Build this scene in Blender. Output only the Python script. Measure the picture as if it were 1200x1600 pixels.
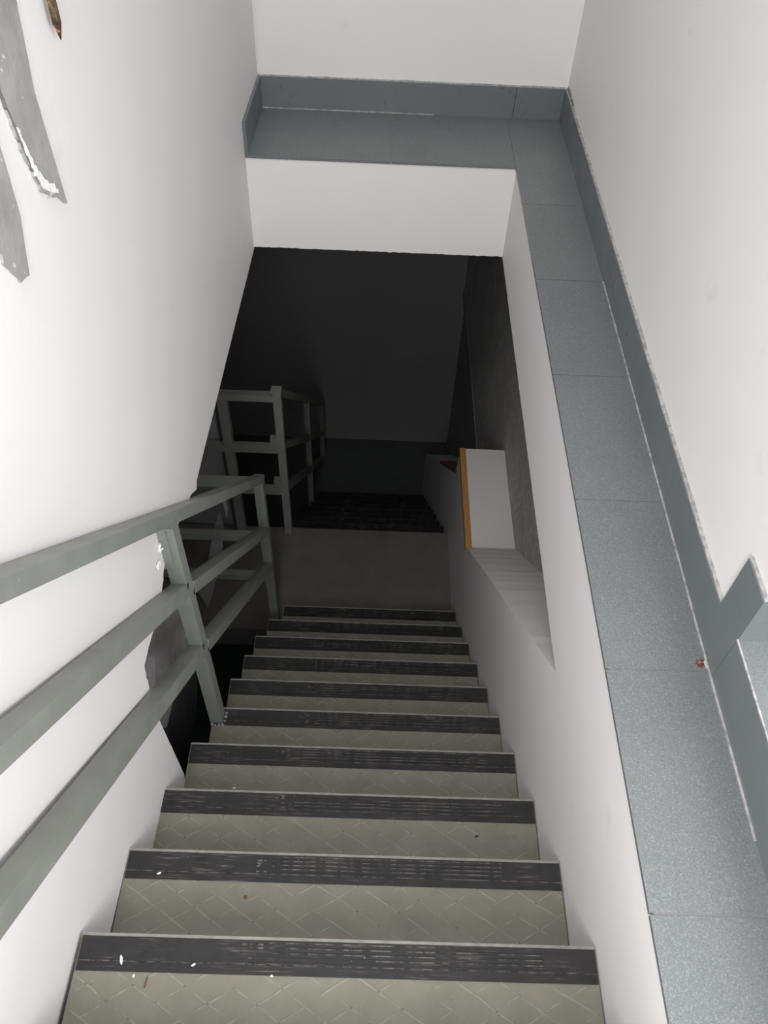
import bpy, bmesh, math, random
from mathutils import Vector, Matrix, noise
from mathutils.geometry import tessellate_polygon
random.seed(7)
C = bpy.context.scene.collection
for o in list(bpy.data.objects): bpy.data.objects.remove(o)

# ------------------------------------------------------------------ camera, light, exposure
CX, CZ, PITCH, YAW, ROLL, FPX = 0.0305, 1.6579, 49.5756, 1.2777, 3.0551, 1266.35
cam = bpy.data.cameras.new('camera'); cam_o = bpy.data.objects.new('camera', cam); C.objects.link(cam_o)
cam.sensor_fit = 'VERTICAL'; cam.sensor_height = 32.0; cam.lens = FPX / 1600 * 32.0
cam.clip_start = 0.02; cam.clip_end = 60
p_, y_, r_ = map(math.radians, (PITCH, YAW, ROLL))
f_ = Vector((math.sin(y_) * math.cos(p_), math.cos(y_) * math.cos(p_), -math.sin(p_)))
x_ = f_.cross(Vector((0, 0, 1))).normalized(); u_ = x_.cross(f_)
x2 = x_ * math.cos(r_) + u_ * math.sin(r_); u2 = -x_ * math.sin(r_) + u_ * math.cos(r_)
m = Matrix((x2, u2, -f_)).transposed().to_4x4(); m.translation = (CX, 0, CZ)
cam_o.matrix_world = m
bpy.context.scene.camera = cam_o
vs = bpy.context.scene.view_settings
vs.view_transform = 'Standard'; vs.look = 'None'; vs.gamma = 1; vs.use_curve_mapping = False
vs.exposure = 0.04
w = bpy.data.worlds.new('world'); bpy.context.scene.world = w; w.use_nodes = True
w.node_tree.nodes['Background'].inputs[0].default_value = (0.80, 0.88, 1.0, 1)
w.node_tree.nodes['Background'].inputs[1].default_value = 0.6

def area(name, loc, target, sx, sy, power, col):
    l = bpy.data.lights.new(name, 'AREA'); l.shape = 'RECTANGLE'; l.size = sx; l.size_y = sy
    l.energy = power; l.color = col
    o = bpy.data.objects.new(name, l); C.objects.link(o); o.location = loc
    d = Vector(target) - Vector(loc); o.rotation_euler = d.to_track_quat('-Z', 'Y').to_euler()
    return o
area('daylight_doorway_right', (1.5, -0.78, 1.9), (0.3, 1.0, 0.9), 1.2, 0.8, 33, (0.985, 0.99, 1.0))
area('side_room_fill', (2.32, 0.0, 1.6), (0.0, 0.6, 0.6), 1.0, 1.0, 25, (0.985, 0.99, 1.0))  # added fill lamp; the side room wall has no window
area('daylight_doorway_low', (-0.15, -0.7, 1.05), (0.5, 0.6, 0.2), 0.5, 1.0, 16, (1.0, 0.99, 0.98))
area('daylight_doorway_high', (-0.15, -0.7, 1.9), (0.5, 0.9, 0.1), 0.5, 0.8, 11, (1.0, 0.99, 0.98))
area('overhead_fill', (-0.2, 0.15, 3.2), (0.5, 1.0, 0.0), 0.5, 0.8, 27, (1.0, 0.99, 0.985))  # added overhead fill for the pit's right wall; the ceiling has no opening

# ------------------------------------------------------------------ node helpers and materials
def s2l(c):
    return tuple(((v / 255) / 12.92 if v / 255 <= 0.04045 else ((v / 255 + 0.055) / 1.055) ** 2.4) for v in c)
class N:
    def __init__(s, name):
        s.m = bpy.data.materials.new(name); s.m.use_nodes = True; s.t = s.m.node_tree
        s.b = s.t.nodes['Principled BSDF']
    def n(s, t, **k):
        n = s.t.nodes.new(t)
        for a, v in k.items(): setattr(n, a, v)
        return n
    def l(s, a, b): s.t.links.new(a, b)
    def pos(s, scale=(1, 1, 1), obj=False):
        g = s.n('ShaderNodeTexCoord').outputs['Object'] if obj else s.n('ShaderNodeNewGeometry').outputs['Position']
        mp = s.n('ShaderNodeMapping'); mp.inputs['Scale'].default_value = scale
        s.l(g, mp.inputs[0]); return mp.outputs[0]
    def noise(s, vec, scale, detail=4, rough=0.55):
        n = s.n('ShaderNodeTexNoise'); n.inputs['Scale'].default_value = scale; n.inputs['Detail'].default_value = detail
        n.inputs['Roughness'].default_value = rough; s.l(vec, n.inputs['Vector']); return n.outputs[0]
    def ramp(s, v, pts):
        r = s.n('ShaderNodeValToRGB'); e = r.color_ramp.elements
        while len(e) < len(pts): e.new(0.5)
        for i, (p, c) in enumerate(pts):
            e[i].position = p; e[i].color = (*c, 1) if len(c) == 3 else c
        s.l(v, r.inputs[0]); return r.outputs[0]
    def mix(s, f, a, b, mode='MIX'):
        x = s.n('ShaderNodeMix', data_type='RGBA', blend_type=mode)
        for v, i in ((f, 0), (a, 6), (b, 7)):
            if hasattr(v, 'links') : s.l(v, x.inputs[i])
            elif i == 0: x.inputs[0].default_value = v
            else: x.inputs[i].default_value = (*v, 1)
        return x.outputs[2]
    def math(s, op, a, b=0.0, c=None):
        x = s.n('ShaderNodeMath', operation=op)
        for i, v in enumerate((a, b, c)):
            if v is None: continue
            if hasattr(v, 'links'): s.l(v, x.inputs[i])
            else: x.inputs[i].default_value = v
        return x.outputs[0]
    def bump(s, h, st=0.3, d=0.01):
        b = s.n('ShaderNodeBump'); b.inputs['Strength'].default_value = st; b.inputs['Distance'].default_value = d
        s.l(h, b.inputs['Height']); s.l(b.outputs[0], s.b.inputs['Normal'])
    def fin(s, col, rough=0.6, spec=0.5, metal=0.0):
        if hasattr(col, 'links'): s.l(col, s.b.inputs['Base Color'])
        else: s.b.inputs['Base Color'].default_value = (*col, 1)
        if hasattr(rough, 'links'): s.l(rough, s.b.inputs['Roughness'])
        else: s.b.inputs['Roughness'].default_value = rough
        s.b.inputs['Specular IOR Level'].default_value = spec; s.b.inputs['Metallic'].default_value = metal
        return s.m
BW, WT = (0, 0, 0), (1, 1, 1)
M = {}
def mk_plaster(name, base, var):
    k = N(name); p = k.pos()
    c = k.ramp(k.noise(p, 2.3, 5), [(0.3, tuple(x * (1 - var) for x in base)), (0.7, base)])
    sm = k.ramp(k.noise(p, 7, 3), [(0.70, BW), (0.78, WT)])
    c = k.mix(k.math('MULTIPLY', sm, 0.22), c, (0.52, 0.50, 0.48))
    k.bump(k.noise(p, 55, 5), 0.10, 0.004)
    return k.fin(c, 0.62, 0.35)
M['white'] = mk_plaster('white_wall_paint', (0.82, 0.80, 0.795), 0.03)
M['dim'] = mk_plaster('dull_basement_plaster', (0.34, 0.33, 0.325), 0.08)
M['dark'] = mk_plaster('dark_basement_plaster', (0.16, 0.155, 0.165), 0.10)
k = N('unpainted_grey_plaster'); p = k.pos()
c = k.ramp(k.noise(p, 14, 6), [(0.3, s2l((146, 143, 143))), (0.7, s2l((172, 168, 168)))])
c = k.mix(k.ramp(k.noise(p, 38, 4), [(0.66, BW), (0.70, WT)]), c, s2l((214, 210, 208)))
k.bump(k.noise(p, 60, 5), 0.3, 0.004); M['bare'] = k.fin(c, 0.75, 0.3)
k = N('rough_render'); p = k.pos()
c = k.ramp(k.noise(p, 6, 7, 0.65), [(0.3, (0.46, 0.45, 0.44)), (0.7, (0.60, 0.585, 0.57))])
st = k.ramp(k.noise(k.pos((1, 60, 17)), 1.0, 2), [(0.57, BW), (0.63, WT)])
c = k.mix(k.math('MULTIPLY', st, 0.7), c, (0.74, 0.72, 0.70))
k.bump(k.noise(p, 30, 8, 0.7), 0.7, 0.012); M['rough'] = k.fin(c, 0.8, 0.25)
# grey-blue speckled granite-look tile
def mk_tile(name, a, b, speck, rough):
    k = N(name); p = k.pos()
    c = k.ramp(k.noise(p, 3.0, 4), [(0.3, a), (0.7, b)])
    c = k.mix(k.math('MULTIPLY', k.ramp(k.noise(p, 420, 2, 0.5), [(0.52, BW), (0.66, WT)]), speck), c, tuple(x * 1.75 for x in b))
    c = k.mix(k.math('MULTIPLY', k.ramp(k.noise(p, 500, 2, 0.5), [(0.54, BW), (0.66, WT)]), speck), c, tuple(x * 0.45 for x in a))
    k.bump(k.noise(p, 200, 3), 0.08, 0.002)
    r = k.ramp(k.noise(p, 9, 4), [(0.3, (rough - .08,) * 3), (0.7, (rough + .08,) * 3)])
    return k.fin(c, r, 0.5)
M['ledge'] = mk_tile('grey_granite_look_tile', (0.142, 0.156, 0.159), (0.168, 0.183, 0.187), 0.45, 0.36)
M['skirt'] = mk_tile('grey_skirting_tile', (0.130, 0.148, 0.148), (0.150, 0.168, 0.169), 0.10, 0.34)
k = N('grout'); M['grout'] = k.fin((0.26, 0.26, 0.25), 0.9, 0.2)
k = N('mortar'); p = k.pos(); k.bump(k.noise(p, 90, 5), 0.5, 0.004); M['mortar'] = k.fin(k.ramp(k.noise(p, 60, 4), [(0.35, (0.24, 0.25, 0.25)), (0.62, (0.46, 0.46, 0.45))]), 0.8, 0.3)
# olive grey tread tile with diamond relief
k = N('olive_grey_tread_tile')
g = k.n('ShaderNodeNewGeometry').outputs['Position']; sx = k.n('ShaderNodeSeparateXYZ'); k.l(g, sx.inputs[0])
warp = k.noise(k.pos(), 6, 2)
X = k.math('ADD', k.math('DIVIDE', sx.outputs[0], 0.086), k.math('MULTIPLY', warp, 0.35))
Y = k.math('DIVIDE', k.math('ADD', sx.outputs[1], 0.0), 0.052)
def dist(v): return k.math('ABSOLUTE', k.math('SUBTRACT', k.math('FRACT', v), 0.5))
U = k.math('ADD', X, Y); V = k.math('SUBTRACT', X, Y)
lu = k.ramp(dist(U), [(0.0, WT), (0.025, WT), (0.06, BW)]); lv = k.ramp(dist(V), [(0.0, WT), (0.025, WT), (0.06, BW)])
patch = k.ramp(k.noise(k.pos(), 19, 3), [(0.42, BW), (0.58, WT)])
patch2 = k.ramp(k.noise(k.pos((1.3, 1.1, 1)), 23, 3), [(0.46, BW), (0.62, WT)])
lines = k.math('MAXIMUM', k.math('MULTIPLY', lu, patch), k.math('MULTIPLY', lv, patch2))
dots = k.math('MULTIPLY', lu, lv)
c = k.ramp(k.noise(k.pos(), 13, 6, 0.65), [(0.3, (0.176, 0.168, 0.134)), (0.7, (0.222, 0.213, 0.173))])
c = k.mix(k.math('MULTIPLY', lines, 0.44), c, (0.36, 0.35, 0.30))
c = k.mix(k.math('MULTIPLY', k.math('MULTIPLY', dots, k.ramp(k.noise(k.pos(), 40, 2), [(0.45, BW), (0.5, WT)])), 0.75), c, (0.10, 0.10, 0.09))
c = k.mix(k.math('MULTIPLY', k.ramp(k.noise(k.pos(), 120, 2), [(0.72, BW), (0.75, WT)]), 0.8), c, (0.09, 0.085, 0.08))
k.bump(k.math('ADD', k.math('MULTIPLY', lines, 0.6), k.math('MULTIPLY', k.noise(k.pos(), 45, 4), 0.25)), 0.5, 0.004)
M['tread'] = k.fin(c, 0.55, 0.4)
k = N('step_edge'); M['edge'] = k.fin(k.ramp(k.noise(k.pos(), 40, 3), [(0.3, (0.18, 0.18, 0.155)), (0.7, (0.26, 0.255, 0.225))]), 0.55, 0.4)
k = N('shaded_tread_tile'); M['shadedtread'] = k.fin(k.ramp(k.noise(k.pos(), 12, 4), [(0.3, (0.020, 0.022, 0.026)), (0.7, (0.032, 0.034, 0.038))]), 0.45, 0.5)  # tread tile darkened: the lower flight's gloom is put into its colour
# black rubber nosing
k = N('black_rubber_nosing'); p = k.pos()
c = k.ramp(k.noise(p, 30, 5), [(0.3, (0.014, 0.0135, 0.014)), (0.7, (0.023, 0.022, 0.0225))])
stv = k.pos((14, 260, 60))
wear = k.math('MULTIPLY', k.ramp(k.noise(stv, 1.0, 4, 0.7), [(0.54, BW), (0.66, WT)]), k.ramp(k.noise(p, 8, 3), [(0.45, BW), (0.62, WT)]))
c = k.mix(k.math('MULTIPLY', wear, 0.55), c, (0.20, 0.195, 0.175))
c = k.mix(k.ramp(k.noise(p, 170, 2), [(0.76, BW), (0.79, WT)]), c, (0.30, 0.29, 0.27))
k.bump(k.noise(p, 120, 4), 0.25, 0.003); M['rubber'] = k.fin(c, 0.55, 0.35)
k = N('dusty_groove'); M['dust'] = k.fin(k.ramp(k.noise(k.pos((30, 8, 8)), 2, 4), [(0.4, (0.032, 0.032, 0.032)), (0.68, (0.17, 0.167, 0.155))]), 0.9, 0.2)
k = N('landing_tile'); p = k.pos()
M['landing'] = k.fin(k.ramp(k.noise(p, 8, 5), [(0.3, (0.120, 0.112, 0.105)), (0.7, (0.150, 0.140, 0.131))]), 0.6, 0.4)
k = N('lower_floor_tile'); p = k.pos()
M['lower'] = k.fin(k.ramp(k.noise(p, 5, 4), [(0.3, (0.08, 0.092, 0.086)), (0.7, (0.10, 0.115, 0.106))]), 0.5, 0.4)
k = N('grey_green_rail_paint'); p = k.pos()
c = k.ramp(k.noise(p, 9, 5), [(0.3, (0.205, 0.218, 0.194)), (0.7, (0.255, 0.268, 0.242))])
c = k.mix(k.ramp(k.noise(p, 75, 3), [(0.73, BW), (0.77, WT)]), c, (0.36, 0.35, 0.31))
k.bump(k.noise(p, 50, 3), 0.15, 0.003); M['rail'] = k.fin(c, 0.5, 0.45)
k = N('orange_wood'); M['wood'] = k.fin(k.ramp(k.noise(k.pos((60, 4, 60)), 1.0, 5), [(0.3, (0.40, 0.190, 0.055)), (0.7, (0.56, 0.285, 0.10))]), 0.5, 0.4)
k = N('reddish_wood'); M['redwood'] = k.fin(k.ramp(k.noise(k.pos((60, 4, 60)), 1.0, 5), [(0.3, (0.16, 0.07, 0.035)), (0.7, (0.24, 0.11, 0.06))]), 0.5, 0.4)
k = N('board_laminate'); M['board'] = k.fin((0.76, 0.72, 0.705), 0.5, 0.4)
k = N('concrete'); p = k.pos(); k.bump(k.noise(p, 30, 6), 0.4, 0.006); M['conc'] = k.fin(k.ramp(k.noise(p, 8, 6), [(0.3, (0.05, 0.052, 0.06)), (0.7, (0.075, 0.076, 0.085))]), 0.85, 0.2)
k = N('white_flake'); p = k.pos(); k.bump(k.noise(p, 120, 4), 0.6, 0.003); M['flake'] = k.fin((0.86, 0.85, 0.83), 0.7, 0.3)
k = N('crack_shadow'); M['crackdark'] = k.fin((0.16, 0.15, 0.15), 0.9, 0.1)
k = N('rusty_metal'); p = k.pos((1, 1, 1)); k.bump(k.noise(p, 90, 4), 0.7, 0.003)
M['rust'] = k.fin(k.ramp(k.noise(p, 110, 5), [(0.35, (0.030, 0.022, 0.008)), (0.55, (0.13, 0.085, 0.028)), (0.68, (0.34, 0.19, 0.12))]), 0.5, 0.5, 0.3)
k = N('copper'); M['copper'] = k.fin(k.ramp(k.noise(k.pos(), 150, 3), [(0.4, (0.10, 0.035, 0.012)), (0.6, (0.55, 0.27, 0.17))]), 0.35, 0.6, 0.6)
k = N('rust_crust'); M['crust'] = k.fin(k.ramp(k.noise(k.pos(), 220, 3), [(0.4, (0.06, 0.04, 0.03)), (0.55, (0.22, 0.11, 0.075)), (0.66, (0.34, 0.30, 0.26))]), 0.9, 0.2)
k = N('twig_brown'); M['twig'] = k.fin((0.16, 0.07, 0.03), 0.8, 0.2)

# ------------------------------------------------------------------ mesh helpers
def obj(name, bm, mats, parent=None, kind=None, label=None, cat=None, group=None, bevel=0):
    if bevel:
        es = [e for e in bm.edges if len(e.link_faces) == 2 and e.calc_face_angle(0) > 0.6]
        bmesh.ops.bevel(bm, geom=es, offset=bevel, segments=2, affect='EDGES', profile=0.6)
    bmesh.ops.recalc_face_normals(bm, faces=bm.faces[:])
    me = bpy.data.meshes.new(name); bm.to_mesh(me); bm.free()
    for mm in (mats if isinstance(mats, (list, tuple)) else [mats]): me.materials.append(mm)
    o = bpy.data.objects.new(name, me); C.objects.link(o)
    if parent is not None: o.parent = parent
    if kind: o['kind'] = kind
    if label: o['label'] = label
    if cat: o['category'] = cat
    if group: o['group'] = group
    return o
def empty(name, loc, label, cat, group=None, kind=None):
    o = bpy.data.objects.new(name, None); C.objects.link(o); o.empty_display_size = 0.05
    o.location = (0, 0, 0); o['label'] = label; o['category'] = cat
    if group: o['group'] = group
    if kind: o['kind'] = kind
    return o
def box(bm, x0, x1, y0, y1, z0, z1, mi=0):
    v = [bm.verts.new(c) for c in ((x0, y0, z0), (x1, y0, z0), (x1, y1, z0), (x0, y1, z0), (x0, y0, z1), (x1, y0, z1), (x1, y1, z1), (x0, y1, z1))]
    for f in ((0, 3, 2, 1), (4, 5, 6, 7), (0, 1, 5, 4), (1, 2, 6, 5), (2, 3, 7, 6), (3, 0, 4, 7)):
        bm.faces.new([v[i] for i in f]).material_index = mi
def B(*a):
    bm = bmesh.new(); box(bm, *a); return bm
def prism(bm, pts, a, b, fn, mi=0):
    """pts: 2D outline; fn(u, v, w) -> 3D; extruded between w=a and w=b"""
    q = []
    for u, v in pts:
        if not q or (Vector((u, v)) - Vector(q[-1])).length > 1e-5: q.append((u, v))
    if (Vector(q[0]) - Vector(q[-1])).length < 1e-5: q.pop()
    pts = q; n = len(pts)
    va = [bm.verts.new(fn(u, v, a)) for u, v in pts]; vb = [bm.verts.new(fn(u, v, b)) for u, v in pts]
    fs = []
    for tri in tessellate_polygon([[Vector((u, v, 0)) for u, v in pts]]):
        i, j, k_ = tri
        fs.append(bm.faces.new((va[i], va[j], va[k_]))); fs.append(bm.faces.new((vb[k_], vb[j], vb[i])))
    for i in range(n): fs.append(bm.faces.new((va[i], vb[i], vb[(i + 1) % n], va[(i + 1) % n])))
    for f in fs: f.material_index = mi
def rough_line(a, b, step=0.02, amp=0.003, seed=0):
    """points from a to b (excluding b) wobbling sideways"""
    a, b = Vector(a), Vector(b); d = b - a; n = max(1, int(d.length / step)); q = Vector((-d.y, d.x)).normalized()
    out = [tuple(a)]
    for i in range(1, n):
        t = i / n
        w_ = noise.noise(Vector((t * n * 0.7, seed * 3.1, 0))) * amp * 1.6 + random.uniform(-1, 1) * amp * 0.35
        out.append(tuple(a + d * t + q * w_))
    return out
def tube(bm, a, b, w, h, up=(0, 0, 1), mi=0):
    """rectangular bar from a to b; w across, h along the projected up"""
    a, b = Vector(a), Vector(b); d = (b - a).normalized(); up = Vector(up)
    if abs(d.dot(up)) > 0.98: up = Vector((0, 1, 0))
    s = d.cross(up).normalized(); t = s.cross(d).normalized()
    vs_ = []
    for p in (a, b):
        for i, j in ((-1, -1), (1, -1), (1, 1), (-1, 1)): vs_.append(bm.verts.new(p + s * (i * w / 2) + t * (j * h / 2)))
    for f in ((0, 1, 2, 3), (7, 6, 5, 4), (0, 4, 5, 1), (1, 5, 6, 2), (2, 6, 7, 3), (3, 7, 4, 0)):
        bm.faces.new([vs_[i] for i in f]).material_index = mi
def T(a, b, w, h, up=(0, 0, 1)):
    bm = bmesh.new(); tube(bm, a, b, w, h, up); return bm
def blob(bm, c, r, flat=0.5, seed=0, mi=0, sub=2):
    res = bmesh.ops.create_icosphere(bm, subdivisions=sub, radius=1)
    for v in res['verts']:
        n = noise.noise(v.co * 1.7 + Vector((seed, seed * 2.3, 0))) * 0.45 + 1
        v.co = Vector((v.co.x * r[0] * n, v.co.y * r[1] * n, v.co.z * r[2] * n)) + Vector(c)

# ------------------------------------------------------------------ dimensions (metres)
RI, TR, Y0 = 0.2, 0.2143, 0.368
XR, XLn, XLf = 0.475, -0.4807, -0.4389
ZL, YB, DL, HB = 0.3512, 2.661, 0.363, 0.108
XB, XW, ZF, YE = 0.662, 0.672, 0.483, 0.743
TOP = 3.3; BACK = -0.85; BOT = -3.8; FAR = 5.55; LX = -1.6
ZC = 0.008      # underside of the slab
def xl(y): return XLn + (y - Y0) * (XLf - XLn) / (YB - Y0)

# ------------------------------------------------------------------ the setting
# left wall: white upper wall, cut off along the slab underside, with a broken opening above the lower steps
pts = [(BACK, TOP), (BACK, -1.2), (0.30, -1.2), (0.62, -0.95), (0.897, -0.60)]
pts += rough_line((0.905, -0.575), (0.884, -0.119), 0.05, 0.001, 1)
pts += rough_line((0.884, -0.119), (0.912, 0.022), 0.012, 0.004, 2)
pts += rough_line((0.912, 0.022), (1.081, 0.029), 0.015, 0.004, 3)
pts += rough_line((1.081, 0.029), (1.20, 0.085), 0.012, 0.007, 4)
pts += rough_line((1.20, 0.085), (1.455, -0.004), 0.02, 0.004, 5)
pts += [(1.455, -0.004), (1.50, -0.036), (1.515, -0.018)]
pts += rough_line((1.60, -0.014), (YB + 0.03, -0.001), 0.05, 0.002, 6)
pts += [(YB + 0.03, -0.001), (YB + 0.03, 0.3), (YB + DL, 0.3), (YB + DL, TOP)]
bm = bmesh.new(); prism(bm, pts, 0.0, -0.11, lambda y, z, w_: (xl(y) + w_, y, z))
obj('wall_left', bm, M['white'], kind='structure')
# right wall of the stair pit: band under the ledge and the sloping parapet below it
pts = [(BACK, ZL - 0.008), (BACK, -1.8), (0.6, -1.8), (2.2, -3.2), (4.92, BOT), (4.92, -3.33)]
pts += rough_line((4.92, -3.33), (2.965, -1.49), 0.1, 0.002, 7)
pts += [(2.965, -1.315), (2.325, -1.315)]
pts += rough_line((2.325, -1.30), (0.957, -0.022), 0.05, 0.0025, 8)
pts += rough_line((0.957, -0.022), (YB + 0.02, 0.008), 0.05, 0.002, 9)
pts += [(YB + 0.02, 0.008), (YB + 0.02, ZL - 0.008)]
bm = bmesh.new(); prism(bm, pts, XR, 0.706, lambda y, z, w_: (w_, y, z))
obj('wall_right_lower', bm, M['white'], kind='structure')
# beam across the far end, its lower edge slightly ragged
bm = bmesh.new()
low = rough_line((-0.60, ZC), (0.72, ZC), 0.012, 0.0022, 10)
prism(bm, low + [(0.72, ZC), (0.72, ZL - 0.008), (-0.60, ZL - 0.008)], YB, YB + 0.5, lambda x, z, w_: (x, w_, z))
obj('wall_front_lower', bm, M['white'], kind='structure')
obj('wall_front', B(-0.62, 2.4, YB + DL + 0.012, YB + DL + 0.2, ZL - 0.02, TOP), M['white'], kind='structure')
bm = bmesh.new(); box(bm, XW, 2.4, YE + 0.012, YB + DL + 0.012, ZL - 0.02, TOP)
obj('wall_right', bm, M['white'], kind='structure')
obj('wall_side_room', B(2.4, 2.55, BACK, YE + 0.012, 0.3, TOP), M['white'], kind='structure')
# wall behind the viewer, with the open doorway the daylight comes through
bm = bmesh.new()
box(bm, -0.65, -0.45, BACK - 0.15, BACK, -1.2, TOP); box(bm, 2.2, 2.55, BACK - 0.15, BACK, -1.2, TOP)
box(bm, -0.45, 2.2, BACK - 0.15, BACK, 2.35, TOP); box(bm, -0.45, 2.2, BACK - 0.15, BACK, -1.2, 0.4)
obj('wall_back', bm, M['white'], kind='structure')
obj('ceiling', B(-0.7, 2.55, BACK - 0.15, YB + DL + 0.2, TOP, TOP + 0.1), M['white'], kind='structure')
# floors at the top
bm = bmesh.new(); box(bm, XLn - 0.02, XR, BACK, Y0 - 2 * TR - 0.3, 0.2, 0.4)
obj('floor', bm, M['ledge'], kind='structure')
bm = bmesh.new(); box(bm, XB + 0.01, 2.4, BACK, YE, 0.33, ZF - 0.008)
for i in range(4):
    for j in range(5):
        y1 = YE - i * 0.416; box(bm, XB + j * 0.416, min(2.4, XB + (j + 1) * 0.416 - 0.003), max(BACK, y1 - 0.413), y1, ZF - 0.008, ZF, 1)
obj('floor_side_room', bm, [M['grout'], M['ledge']], kind='structure')
# slab over the basement and the basement shell
bm = bmesh.new()
box(bm, LX, -0.58, BACK, YB, 0.02, 0.3); box(bm, LX, 2.4, YB + 0.5, FAR + 0.1, ZC, 0.3)
box(bm, LX, -0.60, YB, YB + 0.5, ZC, 0.3); box(bm, 0.70, 2.4, BACK, YB + 0.5, ZC + 0.002, ZL - 0.03)
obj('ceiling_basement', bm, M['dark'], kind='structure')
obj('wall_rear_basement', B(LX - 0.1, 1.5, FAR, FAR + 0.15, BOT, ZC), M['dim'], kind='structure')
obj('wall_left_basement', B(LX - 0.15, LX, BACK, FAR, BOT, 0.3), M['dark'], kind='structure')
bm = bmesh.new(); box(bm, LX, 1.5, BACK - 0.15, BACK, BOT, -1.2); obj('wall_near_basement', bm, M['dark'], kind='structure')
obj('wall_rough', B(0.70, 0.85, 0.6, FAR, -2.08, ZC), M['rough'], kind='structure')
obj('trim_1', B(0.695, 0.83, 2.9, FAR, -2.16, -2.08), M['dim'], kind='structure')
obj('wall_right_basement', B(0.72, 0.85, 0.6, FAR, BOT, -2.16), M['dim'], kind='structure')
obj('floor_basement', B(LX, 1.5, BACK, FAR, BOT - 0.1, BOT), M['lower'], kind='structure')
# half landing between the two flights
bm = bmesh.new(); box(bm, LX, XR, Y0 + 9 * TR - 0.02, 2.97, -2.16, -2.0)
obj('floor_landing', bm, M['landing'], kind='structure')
bm = bmesh.new(); box(bm, LX, -0.775, 3.0, 3.10, -3.0, 0.0); obj('wall_stub', bm, M['dim'], kind='structure')

# grey tile ledge: separate tiles over grout, L-shaped
bm = bmesh.new()
box(bm, XR + 0.001, XW, BACK, YB + DL, ZL - 0.03, ZL - 0.002)
box(bm, -0.46, XR + 0.001, YB + 0.001, YB + DL, ZL - 0.03, ZL - 0.002)
joints = [BACK] + [0.338 + 0.4155 * i for i in range(-2, 6)] + [YB + DL]
for a_, b_ in zip(joints, joints[1:]):
    box(bm, XR - 0.005, XB + 0.004, a_ + 0.0015, b_ - 0.0015, ZL - 0.009, ZL, 1)
for a_, b_ in ((-0.448, 0.0505), (0.0505, XR - 0.005)):
    box(bm, a_ + 0.0012, b_ - 0.0012, YB - 0.005, YB + DL, ZL - 0.009, ZL, 1)
obj('trim_2', bm, [M['grout'], M['ledge']], kind='structure')
# skirting tiles
bm = bmesh.new()
for a_, b_ in zip([YE + 0.0004] + joints[5:], joints[5:]):
    if b_ - a_ > 0.02: box(bm, XB, XW + 0.002, a_ + 0.0006, b_ - 0.0006, ZL, ZL + HB)
box(bm, XB + 0.0005, XW + 0.002, BACK, YE, ZL, ZF - 0.009)
obj('baseboard_right', bm, M['skirt'], kind='structure')
bm = bmesh.new()
for a_, b_ in ((-0.43, 0.0505), (0.0505, 0.49), (0.49, XB)):
    box(bm, a_ + 0.0008, b_ - 0.0008, YB + DL - 0.001, YB + DL + 0.014, ZL, ZL + HB)
obj('baseboard_front', bm, M['skirt'], kind='structure')
bm = bmesh.new()
prism(bm, [(YB - 0.003, ZL - 0.008), (YB + DL, ZL - 0.008), (YB + DL, ZL + HB), (YB + 0.0, ZL + HB)], -0.012, 0.011, lambda y, z, w_: (xl(y) + w_, y, z))
obj('baseboard_left', bm, M['skirt'], kind='structure')
bm = bmesh.new()
box(bm, XB + 0.0003, XW + 0.003, YE + 0.001, YE + 0.088, ZL + HB - 0.001, ZF + 0.114); box(bm, XB + 0.0006, 2.4, YE - 0.001, YE + 0.0125, ZF + 0.0005, ZF + 0.1138)
obj('baseboard_corner', bm, M['skirt'], kind='structure')
# ragged white plaster bead on top of the skirting
bm = bmesh.new()
def bead(bm, a, b, z, side, amp, step=0.012):
    a, b = Vector(a), Vector(b); n = int((b - a).length / step); prev = None
    for i in range(n + 1):
        p = a + (b - a) * (i / n); t = i * 0.31
        hgt = 0.0012 + amp * max(0, noise.noise(Vector((t * 0.5, z, 5)))) ; out = 0.009 + 0.0015 * noise.noise(Vector((t * 1.7, 2, z)))
        sd = Vector(side)
        cur = [bm.verts.new(p - sd * 0.004 + Vector((0, 0, z + hgt * 2.2))), bm.verts.new(p + sd * out * 0.5 + Vector((0, 0, z + hgt))), bm.verts.new(p + sd * out + Vector((0, 0, z - 0.0005)))]
        if prev:
            for k_ in range(2): bm.faces.new((prev[k_], prev[k_ + 1], cur[k_ + 1], cur[k_]))
        prev = cur
bead(bm, (XW + 0.001, YE + 0.09, 0), (XW + 0.001, YB + DL, 0), ZL + HB, (-1, 0, 0), 0.003)
bead(bm, (XW + 0.001, YE + 0.0, 0), (XW + 0.001, YE + 0.088, 0), ZF + 0.114, (-1, 0, 0), 0.003)
bead(bm, (-0.43, YB + DL + 0.012, 0), (XB, YB + DL + 0.012, 0), ZL + HB, (0, -1, 0), 0.002)
obj('trim_3', bm, M['mortar'], kind='structure')
# pale grout fillet where skirting meets ledge
bm = bmesh.new()
for a_, b_ in (((XB, 0.45, 0), (XB, 2.0, 0)),):
    tube(bm, Vector(a_) + Vector((-0.001, 0, ZL + 0.001)), Vector(b_) + Vector((-0.001, 0, ZL + 0.001)), 0.004, 0.004)
tube(bm, (-0.43, YB + DL - 0.002, ZL + 0.001), (0.2, YB + DL - 0.002, ZL + 0.001), 0.004, 0.005)
tube(bm, (-0.433, YB + 0.03, ZL + 0.001), (-0.430, YB + DL, ZL + 0.001), 0.004, 0.005)
tube(bm, (XB, BACK, ZF), (XB, YE, ZF), 0.003, 0.003)
obj('trim_4', bm, M['mortar'], kind='structure')

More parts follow.
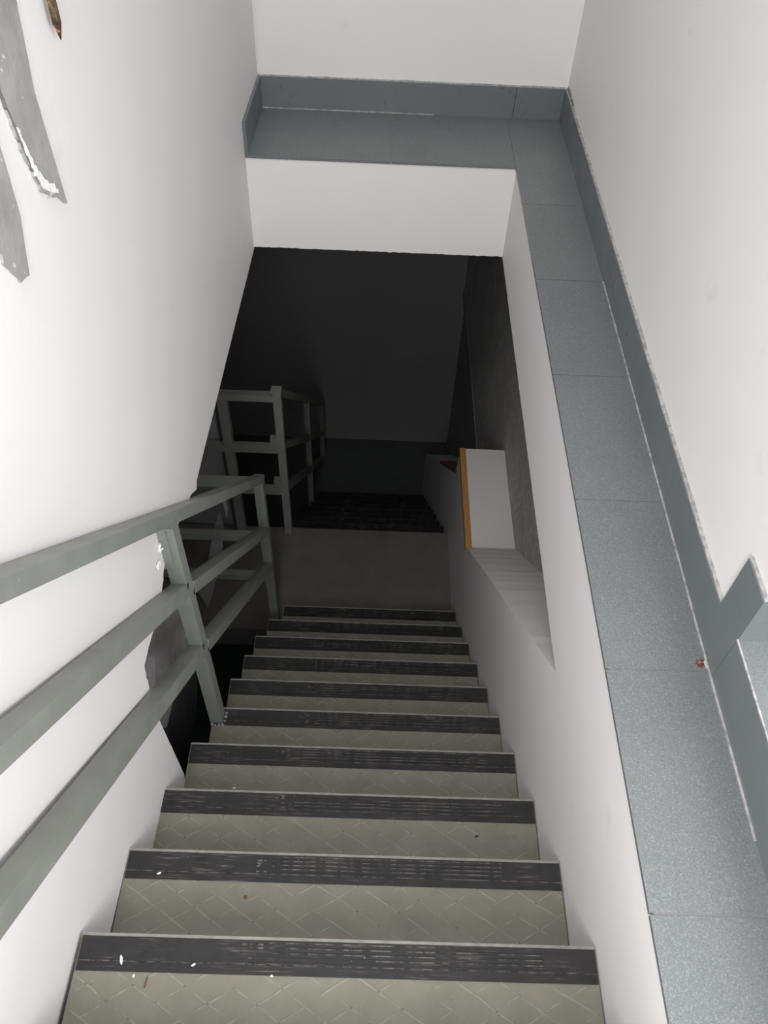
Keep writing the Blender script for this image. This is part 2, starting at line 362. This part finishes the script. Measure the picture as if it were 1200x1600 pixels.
# ------------------------------------------------------------------ staircases
def stairs(label, y0, z0, k0, n, xls, xr, mats, name='staircase'):
    root = empty(name, None, label, 'stairs')
    for i in range(k0, n):
        yn = y0 + i * TR; z = z0 - i * RI; x0 = xls(i) + 0.005
        bm = bmesh.new()
        # concrete body with sloping soffit
        prism(bm, [(yn - 0.012, z - 0.02), (yn - 0.012, z - 0.22), (yn - 0.012 - TR, z - 0.22 - 0.02 + RI * 0 - 0.0), (yn - 0.012 - TR, z - 0.02)],
              x0 + 0.004, xr, lambda y, zz, w_: (w_, y, zz), 1)
        box(bm, x0 + 0.002, xr, yn - 0.012, yn - 0.004, z - RI, z - 0.018, 2)        # riser tile
        box(bm, x0, xr, yn - TR - 0.03, yn, z - 0.018, z - 0.0004, 0)               # tread tile
        box(bm, x0, xr, yn - 0.0042, yn + 0.0012, z - 0.018, z + 0.0006, 2)          # lip
        st_ = obj('step', bm, mats, root)
        # rubber nosing with ribs
        bm = bmesh.new(); xa, xb = x0 + 0.0025, xr - 0.001; ya, yb = yn - 0.0615, yn - 0.0048
        box(bm, xa, xb, ya, ya + 0.0155, z, z + 0.0022); box(bm, xa, xb, ya + 0.0155, ya + 0.018, z, z + 0.0008, 1)
        box(bm, xa, xb, ya + 0.018, yb, z, z + 0.0022)
        xs = xa + (xb - xa) * random.uniform(0.26, 0.31); xe = xb - random.uniform(0.06, 0.13)
        for r in range(4):
            yy = ya + 0.0215 + r * 0.0085; x = xs + 0.05
            while x < xe:
                L = random.uniform(0.12, 0.42); x_end = min(xe, x + L)
                box(bm, x, x_end, yy, yy + 0.0042, z + 0.0022, z + 0.0036)
                box(bm, x, x_end, yy + 0.0043, yy + 0.0066, z + 0.0022, z + 0.0025, 1 if random.random() < 0.75 else 0)
                x = x_end + 0.004
        for r in range(6):                                                         # embossed block of worn dashes
            for s in range(3):
                if random.random() < 0.8:
                    px = xs + s * 0.015; py = ya + 0.020 + r * 0.0056
                    box(bm, px, px + random.uniform(0.005, 0.012), py, py + 0.003, z + 0.0022, z + 0.0032, 1 if random.random() < 0.55 else 0)
        obj('nosing_strip', bm, [M['rubber'], M['dust']], st_, label='black ribbed rubber nosing strip')
    return root
left_edges = {0: -0.479, 1: -0.481, 2: -0.486, 3: -0.478, 4: -0.468, 5: -0.467, 6: -0.464, 7: -0.463, 8: -0.445, 9: -0.405}
stairs('upper flight of olive-grey tiled steps with black nosing strips between the white walls', Y0, 0, -2, 10, lambda i: left_edges.get(i, -0.479), XR - 0.003, [M['tread'], M['conc'], M['edge']])
stairs('lower flight of steps in the dark beyond the half landing', 2.97, -2.0, 1, 9, lambda i: -0.44, XR - 0.003, [M['shadedtread'], M['conc'], M['shadedtread']])
# solid slab under the upper flight seen at the open side
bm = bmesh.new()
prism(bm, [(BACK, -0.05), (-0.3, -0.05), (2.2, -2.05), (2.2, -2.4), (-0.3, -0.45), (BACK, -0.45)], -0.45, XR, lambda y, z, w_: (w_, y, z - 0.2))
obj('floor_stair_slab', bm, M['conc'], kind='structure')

# ------------------------------------------------------------------ railings
XRAIL = -0.447
def rail(name, parent, a, b, w=0.04, h=0.04, up=(0, 0, 1)):
    return obj(name, T(a, b, w, h, up), M['rail'], parent, bevel=0.003)
def line(p0, p1, ya, yb):
    sl = (p1[1] - p0[1]) / (p1[0] - p0[0])
    return (XRAIL, ya, p0[1] + sl * (ya - p0[0])), (XRAIL, yb, p0[1] + sl * (yb - p0[0]))
root = empty('stair_railing', None, 'grey-green steel railing running down beside the white left wall', 'railing')
rail('post', root, (XRAIL, 1.19, -0.80), (XRAIL, 1.19, 0.195))
rail('post', root, (XRAIL, 2.275, -2.0), (XRAIL, 2.275, -0.825))
rail('handrail', root, *line((0.556, 0.824), (2.196, -0.756), -0.8, 2.298), 0.042, 0.032)
rail('middle_rail', root, *line((0.4, 0.674), (1.118, -0.001), -0.8, 1.17), 0.04, 0.038)
rail('middle_rail', root, *line((1.258, -0.144), (2.25, -1.146), 1.21, 2.256), 0.04, 0.036)
rail('bottom_rail', root, *line((0.245, 0.524), (1.123, -0.302), -0.8, 1.17), 0.04, 0.044)
rail('bottom_rail', root, *line((1.244, -0.42), (2.25, -1.405), 1.21, 2.256), 0.04, 0.038)
obj('bracket', B(-0.482, -0.445, 1.165, 1.178, 0.045, 0.200), M['rail'], root, bevel=0.002)
bm = bmesh.new()
for dx, dy, r in ((-0.462, 1.166, .006), (-0.452, 1.163, .004), (-0.44, 1.164, .005), (-0.428, 1.164, .006), (-0.422, 1.178, .004), (-0.421, 1.193, .006), (-0.421, 1.206, .004)):
    blob(bm, (dx, dy, -0.798), (r, r, r * 0.7), seed=dx * 100)
obj('weld_bead', bm, M['grout'], root, label='lumpy mortar around the foot of the post')
# guard on the near side of the landing's left part
root = empty('landing_guard_rail', None, 'short level railing on the near edge of the landing, left of the stairs', 'railing')
for nm, z in (('top_rail', -0.855), ('middle_rail', -1.215), ('bottom_rail', -1.515)):
    rail(nm, root, (-1.58, 2.275, z), (XRAIL - 0.021, 2.275, z), 0.035, 0.035)
rail('post', root, (-1.2, 2.28, -2.0), (-1.2, 2.28, -0.874), 0.035, 0.035)
# guard on the far side of the landing, turning down the lower flight
root = empty('lower_railing', None, 'dim steel railing with tall post on the far edge of the landing', 'railing')
rail('post', root, (XRAIL, 2.945, -2.0), (XRAIL, 2.945, -0.935))
obj('post_cap', B(XRAIL - 0.028, XRAIL + 0.022, 2.92, 2.968, -0.935, -0.925), M['rail'], root)
rail('post', root, (-0.715, 2.945, -2.0), (-0.715, 2.945, -0.995), 0.045, 0.045)
for z, h in ((-0.975, 0.04), (-1.325, 0.045), (-1.645, 0.045)):
    rail('cross_rail', root, (-1.58 if z < -1.0 else -0.95, 2.945, z), (XRAIL - 0.021, 2.945, z), 0.035, h)
for z in (-1.30, -1.61):
    obj('bracket', B(XRAIL - 0.055, XRAIL - 0.02, 2.925, 2.965, z, z + 0.05), M['rail'], root, bevel=0.002)
for z0, ye in ((-0.965, 5.25), (-1.32, 5.25), (-1.64, 5.25)):
    rail('sloping_rail', root, (XRAIL, 2.965, z0), (XRAIL, ye, z0 - 0.933 * (ye - 2.965)), 0.035, 0.04)
rail('post', root, (XRAIL, 4.16, -3.2), (XRAIL, 4.16, -2.1)); rail('post', root, (XRAIL, 5.25, BOT), (XRAIL, 5.25, -3.06))

# ------------------------------------------------------------------ smaller things
# level white board with orange wood edging on the parapet
root = empty('capping_board', None, 'pale board with orange wooden edge, lying level on the parapet beside the landing', 'board')
obj('panel', B(0.498, 0.698, 2.318, 2.955, -1.315, -1.288), M['board'], root, bevel=0.002)
obj('wood_edging', B(0.468, 0.497, 2.308, 2.958, -1.318, -1.286), M['wood'], root, label='orange varnished wood edging', bevel=0.003)
bm = bmesh.new(); prism(bm, [(2.985, -1.505), (3.75, -2.225), (3.75, -2.20), (2.985, -1.48)], 0.468, 0.56, lambda y, z, w_: (w_, y, z))
obj('sloping_wood_cap', bm, M['redwood'], label='dim reddish wooden cap on the sloping wall of the lower flight', cat='wood trim')
# broken plaster pieces behind the left wall opening
def frag(name, poly, x, th, mat, label, cat, group=None, xs=None):
    bm = bmesh.new(); q = []
    for i in range(len(poly)): q += rough_line(poly[i], poly[(i + 1) % len(poly)], 0.02, 0.003, x * 10 + i)
    prism(bm, q, 0, -th, lambda y, z, w_: (x + w_ + (xs(y) if xs else 0), y, z))
    return obj(name, bm, mat, label=label, cat=cat, group=group)
# ------------------------------------------------------------------ loose marks on the left wall
def wall_patch(poly, th, mat, name, label, cat, amp=0.004, parent=None, steps=0.008, straight=()):
    bm = bmesh.new(); q = []
    for i in range(len(poly)):
        q += rough_line(poly[i], poly[(i + 1) % len(poly)], steps, 0.0004 if i in straight else amp, i + 3)
    prism(bm, q, th, -0.003, lambda y, z, w_: (xl(y) + w_, y, z))
    return obj(name, bm, mat, parent, label=label, cat=cat)
wall_patch([(1.200, 1.60), (1.196, 1.27), (1.172, 1.16), (1.177, 0.99), (1.10, 1.052), (1.083, 1.114), (1.073, 1.19), (1.070, 1.30), (1.08, 1.60)], 0.004, M['bare'],
           'bare_patch', 'long grey unpainted patch with torn edge at top left of the white wall', 'wall patch', straight=(0, 1, 2))
wall_patch([(1.030, 1.30), (1.024, 1.13), (1.018, 1.06), (0.988, 0.985), (0.96, 0.992), (0.938, 1.03), (0.93, 1.06), (0.93, 1.30)], 0.004, M['bare'],
           'bare_patch', 'smaller rounded grey unpainted patch at the left picture edge', 'wall patch', straight=(0, 1, 2))
def flakes(name, label, pts_, parent=None):
    bm = bmesh.new()
    for y, z, a_, b_ in pts_: blob(bm, (xl(y) + 0.004, y, z), (0.004, a_, b_), seed=y * 37 + z * 11)
    return obj(name, bm, M['flake'], parent, label=label, cat='plaster flake')
flakes('plaster_flake', 'white curl of peeled plaster beside the railing post', [(1.155, 0.150, .008, .003), (1.175, 0.140, .009, .003), (1.150, 0.140, .003, .010), (1.165, 0.128, .006, .003)])
flakes('plaster_flake', 'small white plaster lump on the wall below the peeled curl', [(1.118, 0.143 - 0.02, .011, .008), (1.128, 0.118, .008, .007)])
# crack and torn flakes along the lower edge of the long patch
bm = bmesh.new(); prev = None
cr = [(1.068, 1.26), (1.0705, 1.20), (1.078, 1.155), (1.088, 1.108), (1.096, 1.075), (1.104, 1.050)]
q = rough_line(cr[0], cr[1], 0.01, 0.002) + rough_line(cr[1], cr[3], 0.01, 0.002) + rough_line(cr[3], cr[5], 0.01, 0.002)
for i, (a_, b_) in enumerate(zip(q, q[1:])):
    t = 0.0006 + 0.0016 * math.sin(math.pi * i / len(q))
    tube(bm, (xl(a_[0]) + 0.003, a_[0], a_[1]), (xl(b_[0]) + 0.003, b_[0], b_[1]), t, 0.004, (1, 0, 0))
obj('wall_crack', bm, M['crackdark'], label='dark crack along the torn left edge of the long grey patch', cat='crack')
wall_patch([(1.083, 1.150), (1.092, 1.105), (1.100, 1.072), (1.110, 1.050), (1.150, 1.022), (1.152, 1.028), (1.116, 1.063), (1.104, 1.080), (1.094, 1.112)], 0.007, M['flake'],
           'plaster_flake', 'ragged strip of torn white plaster at the lower end of the long grey patch', 'plaster flake', amp=0.0035, steps=0.006)
# rusty rod
root = empty('rusty_rod', None, 'thin rusty metal rod with coppery pointed tip against the white wall', 'metal rod')
bm = bmesh.new(); tube(bm, (xl(1.29) + 0.012, 1.292, 1.205), (xl(1.29) + 0.012, 1.292, 1.75), 0.013, 0.009, (1, 0, 0)); obj('shaft', bm, M['rust'], root, bevel=0.002)
bm = bmesh.new(); bmesh.ops.create_cone(bm, cap_ends=True, segments=6, radius1=0.0065, radius2=0.0008, depth=0.022, matrix=Matrix.Translation((xl(1.29) + 0.012, 1.292, 1.195)) @ Matrix.Rotation(math.pi, 4, 'X'))
obj('tip', bm, M['copper'], root, label='coppery pointed tip')
# rust lump on the ledge
bm = bmesh.new()
for i in range(16):
    a_ = random.uniform(0, 6.28); r = random.uniform(0, 0.0075); blob(bm, (0.649 + math.cos(a_) * r, 0.772 + math.sin(a_) * r, ZL + 0.0006), (0.0032, 0.0032, 0.0012), seed=i, sub=1)
blob(bm, (0.649, 0.772, ZL + 0.0004), (0.0095, 0.0085, 0.0012), seed=5)
obj('rust_crust', bm, M['crust'], label='small rusty crust on the grey ledge against the skirting', cat='rust spot')
bm = bmesh.new(); blob(bm, (0.659, 0.768, ZL + 0.003), (0.004, 0.010, 0.003), seed=3); obj('plaster_crumb', bm, M['mortar'], label='pale crumb next to the rusty crust on the ledge', cat='plaster crumb')
# torn flecks at the far right skirting corner
bm = bmesh.new()
for i in range(7):
    blob(bm, (XW - 0.004, YB + DL - 0.02 - i * 0.02, ZL + HB + 0.006 + 0.006 * random.random()), (0.003, 0.006, 0.006), seed=i, sub=1)
obj('plaster_crumb', bm, M['skirt'], label='torn dark flecks at the far right corner of the skirting', cat='plaster crumb')
# litter on the steps
def chip(x, y, z, a_, b_, rot, mat, label, cat='paint chip', name='paint_chip'):
    bm = bmesh.new(); blob(bm, (0, 0, 0), (a_, b_, 0.0015), seed=x * 50, sub=2)
    o = obj(name, bm, mat, label=label, cat=cat); o.location = (x, y, z + 0.0015); o.rotation_euler = (0, 0, rot); return o
chip(-0.393, 0.325, 0.0025, .0022, .0085, 0.3, M['flake'], 'thin white paint chip on the left of the nearest nosing strip')
chip(-0.262, 0.320, 0.0025, .004, .002, 0.5, M['flake'], 'tiny white chip on the nearest nosing strip right of the thin chip')
chip(-0.342, 0.291, 0, .0012, .010, -0.1, M['twig'], 'brown twig fragment on the nearest step', 'twig', 'twig')
chip(-0.366, 0.300, 0, .0022, .003, 0, M['flake'], 'tiny white crumb beside the brown twig fragment')
chip(-0.12, 0.306, 0, .003, .0022, 0, M['flake'], 'white crumb below the nosing strip near the middle of the nearest step')
chip(-0.401, 0.532, -0.198, .0045, .0025, 0.4, M['flake'], 'white chip at the left of the second nosing strip')
chip(-0.21, 0.49, -0.2, .004, .0035, 0.4, M['twig'], 'dark speck of dirt left of centre on the second step', 'dirt speck', 'dirt_speck')
chip(0.32, 0.70, -0.4, .005, .003, 0.4, M['conc'], 'dark speck of dirt at the right of the third step', 'dirt speck', 'dirt_speck')
chip(-0.33, 0.88, -0.598, .004, .003, 0.1, M['flake'], 'white crumb at the left end of the fourth step')
# grey broken panels visible through the hole in the left wall
bm = bmesh.new()
def facet(poly, fn, th, nm, mat, label, cat, parent=None):
    bm = bmesh.new(); q = []
    for i in range(len(poly)): q += rough_line(poly[i], poly[(i + 1) % len(poly)], 0.02, 0.0025, i + 1)
    prism(bm, q, 0, -th, fn)
    return obj(nm, bm, mat, parent, label=label, cat=cat)
root = empty('broken_panel', None, 'grey broken wall panel seen through the hole in the left wall', 'wall panel')  # facets lie parallel; their light and shade are put into the material tones
facet([(0.95, 0.0), (1.39, 0.0), (1.36, -0.45), (1.15, -0.56), (1.20, -0.90), (0.95, -0.9)], lambda y, z, w_: (-0.625 + (y - 1.3) * -0.0 + w_, y, z), 0.02, 'shaded_facet', M['dim'], None, None, root)
facet([(1.30, -0.40), (1.57, -0.70), (1.54, -0.835), (1.48, -0.89), (1.29, -0.80), (1.14, -0.78), (1.15, -0.56)], lambda y, z, w_: (-0.60 + w_, y, z), 0.03, 'lit_facet', M['bare'], None, None, root)
facet([(1.14, -0.80), (1.29, -0.83), (1.51, -1.07), (1.47, -1.16), (1.34, -1.25), (1.0, -1.35), (1.0, -0.9)], lambda y, z, w_: (-0.61 + w_, y, z), 0.03, 'lower_facet', M['conc'], None, None, root)
# pale slivers further in
def sliver(pxpoly, yplane, label):
    return facet(pxpoly, lambda x, z, w_: (x, yplane - w_, z), 0.02, 'plaster_sliver', M['dim'], label, 'broken plaster')
SL = [[(-0.659, -1.094), (-0.65, -1.115), (-0.635, -1.212), (-0.645, -1.273), (-0.653, -1.236), (-0.652, -1.159)], [(-0.677, -1.215), (-0.671, -1.27), (-0.667, -1.336), (-0.692, -1.495), (-0.726, -1.569), (-0.783, -1.626), (-0.736, -1.427), (-0.706, -1.309)], [(-0.779, -1.74), (-0.755, -1.756), (-0.785, -1.866), (-0.834, -2.038), (-0.843, -1.929), (-0.866, -1.848), (-0.82, -1.754)]]
sliver(SL[0], 2.42, 'short thin upright plaster sliver behind the handrail end')
sliver(SL[1], 2.40, 'jagged pale plaster sliver behind the middle rail')
sliver(SL[2], 2.40, 'lower pointed plaster sliver below the middle rail')
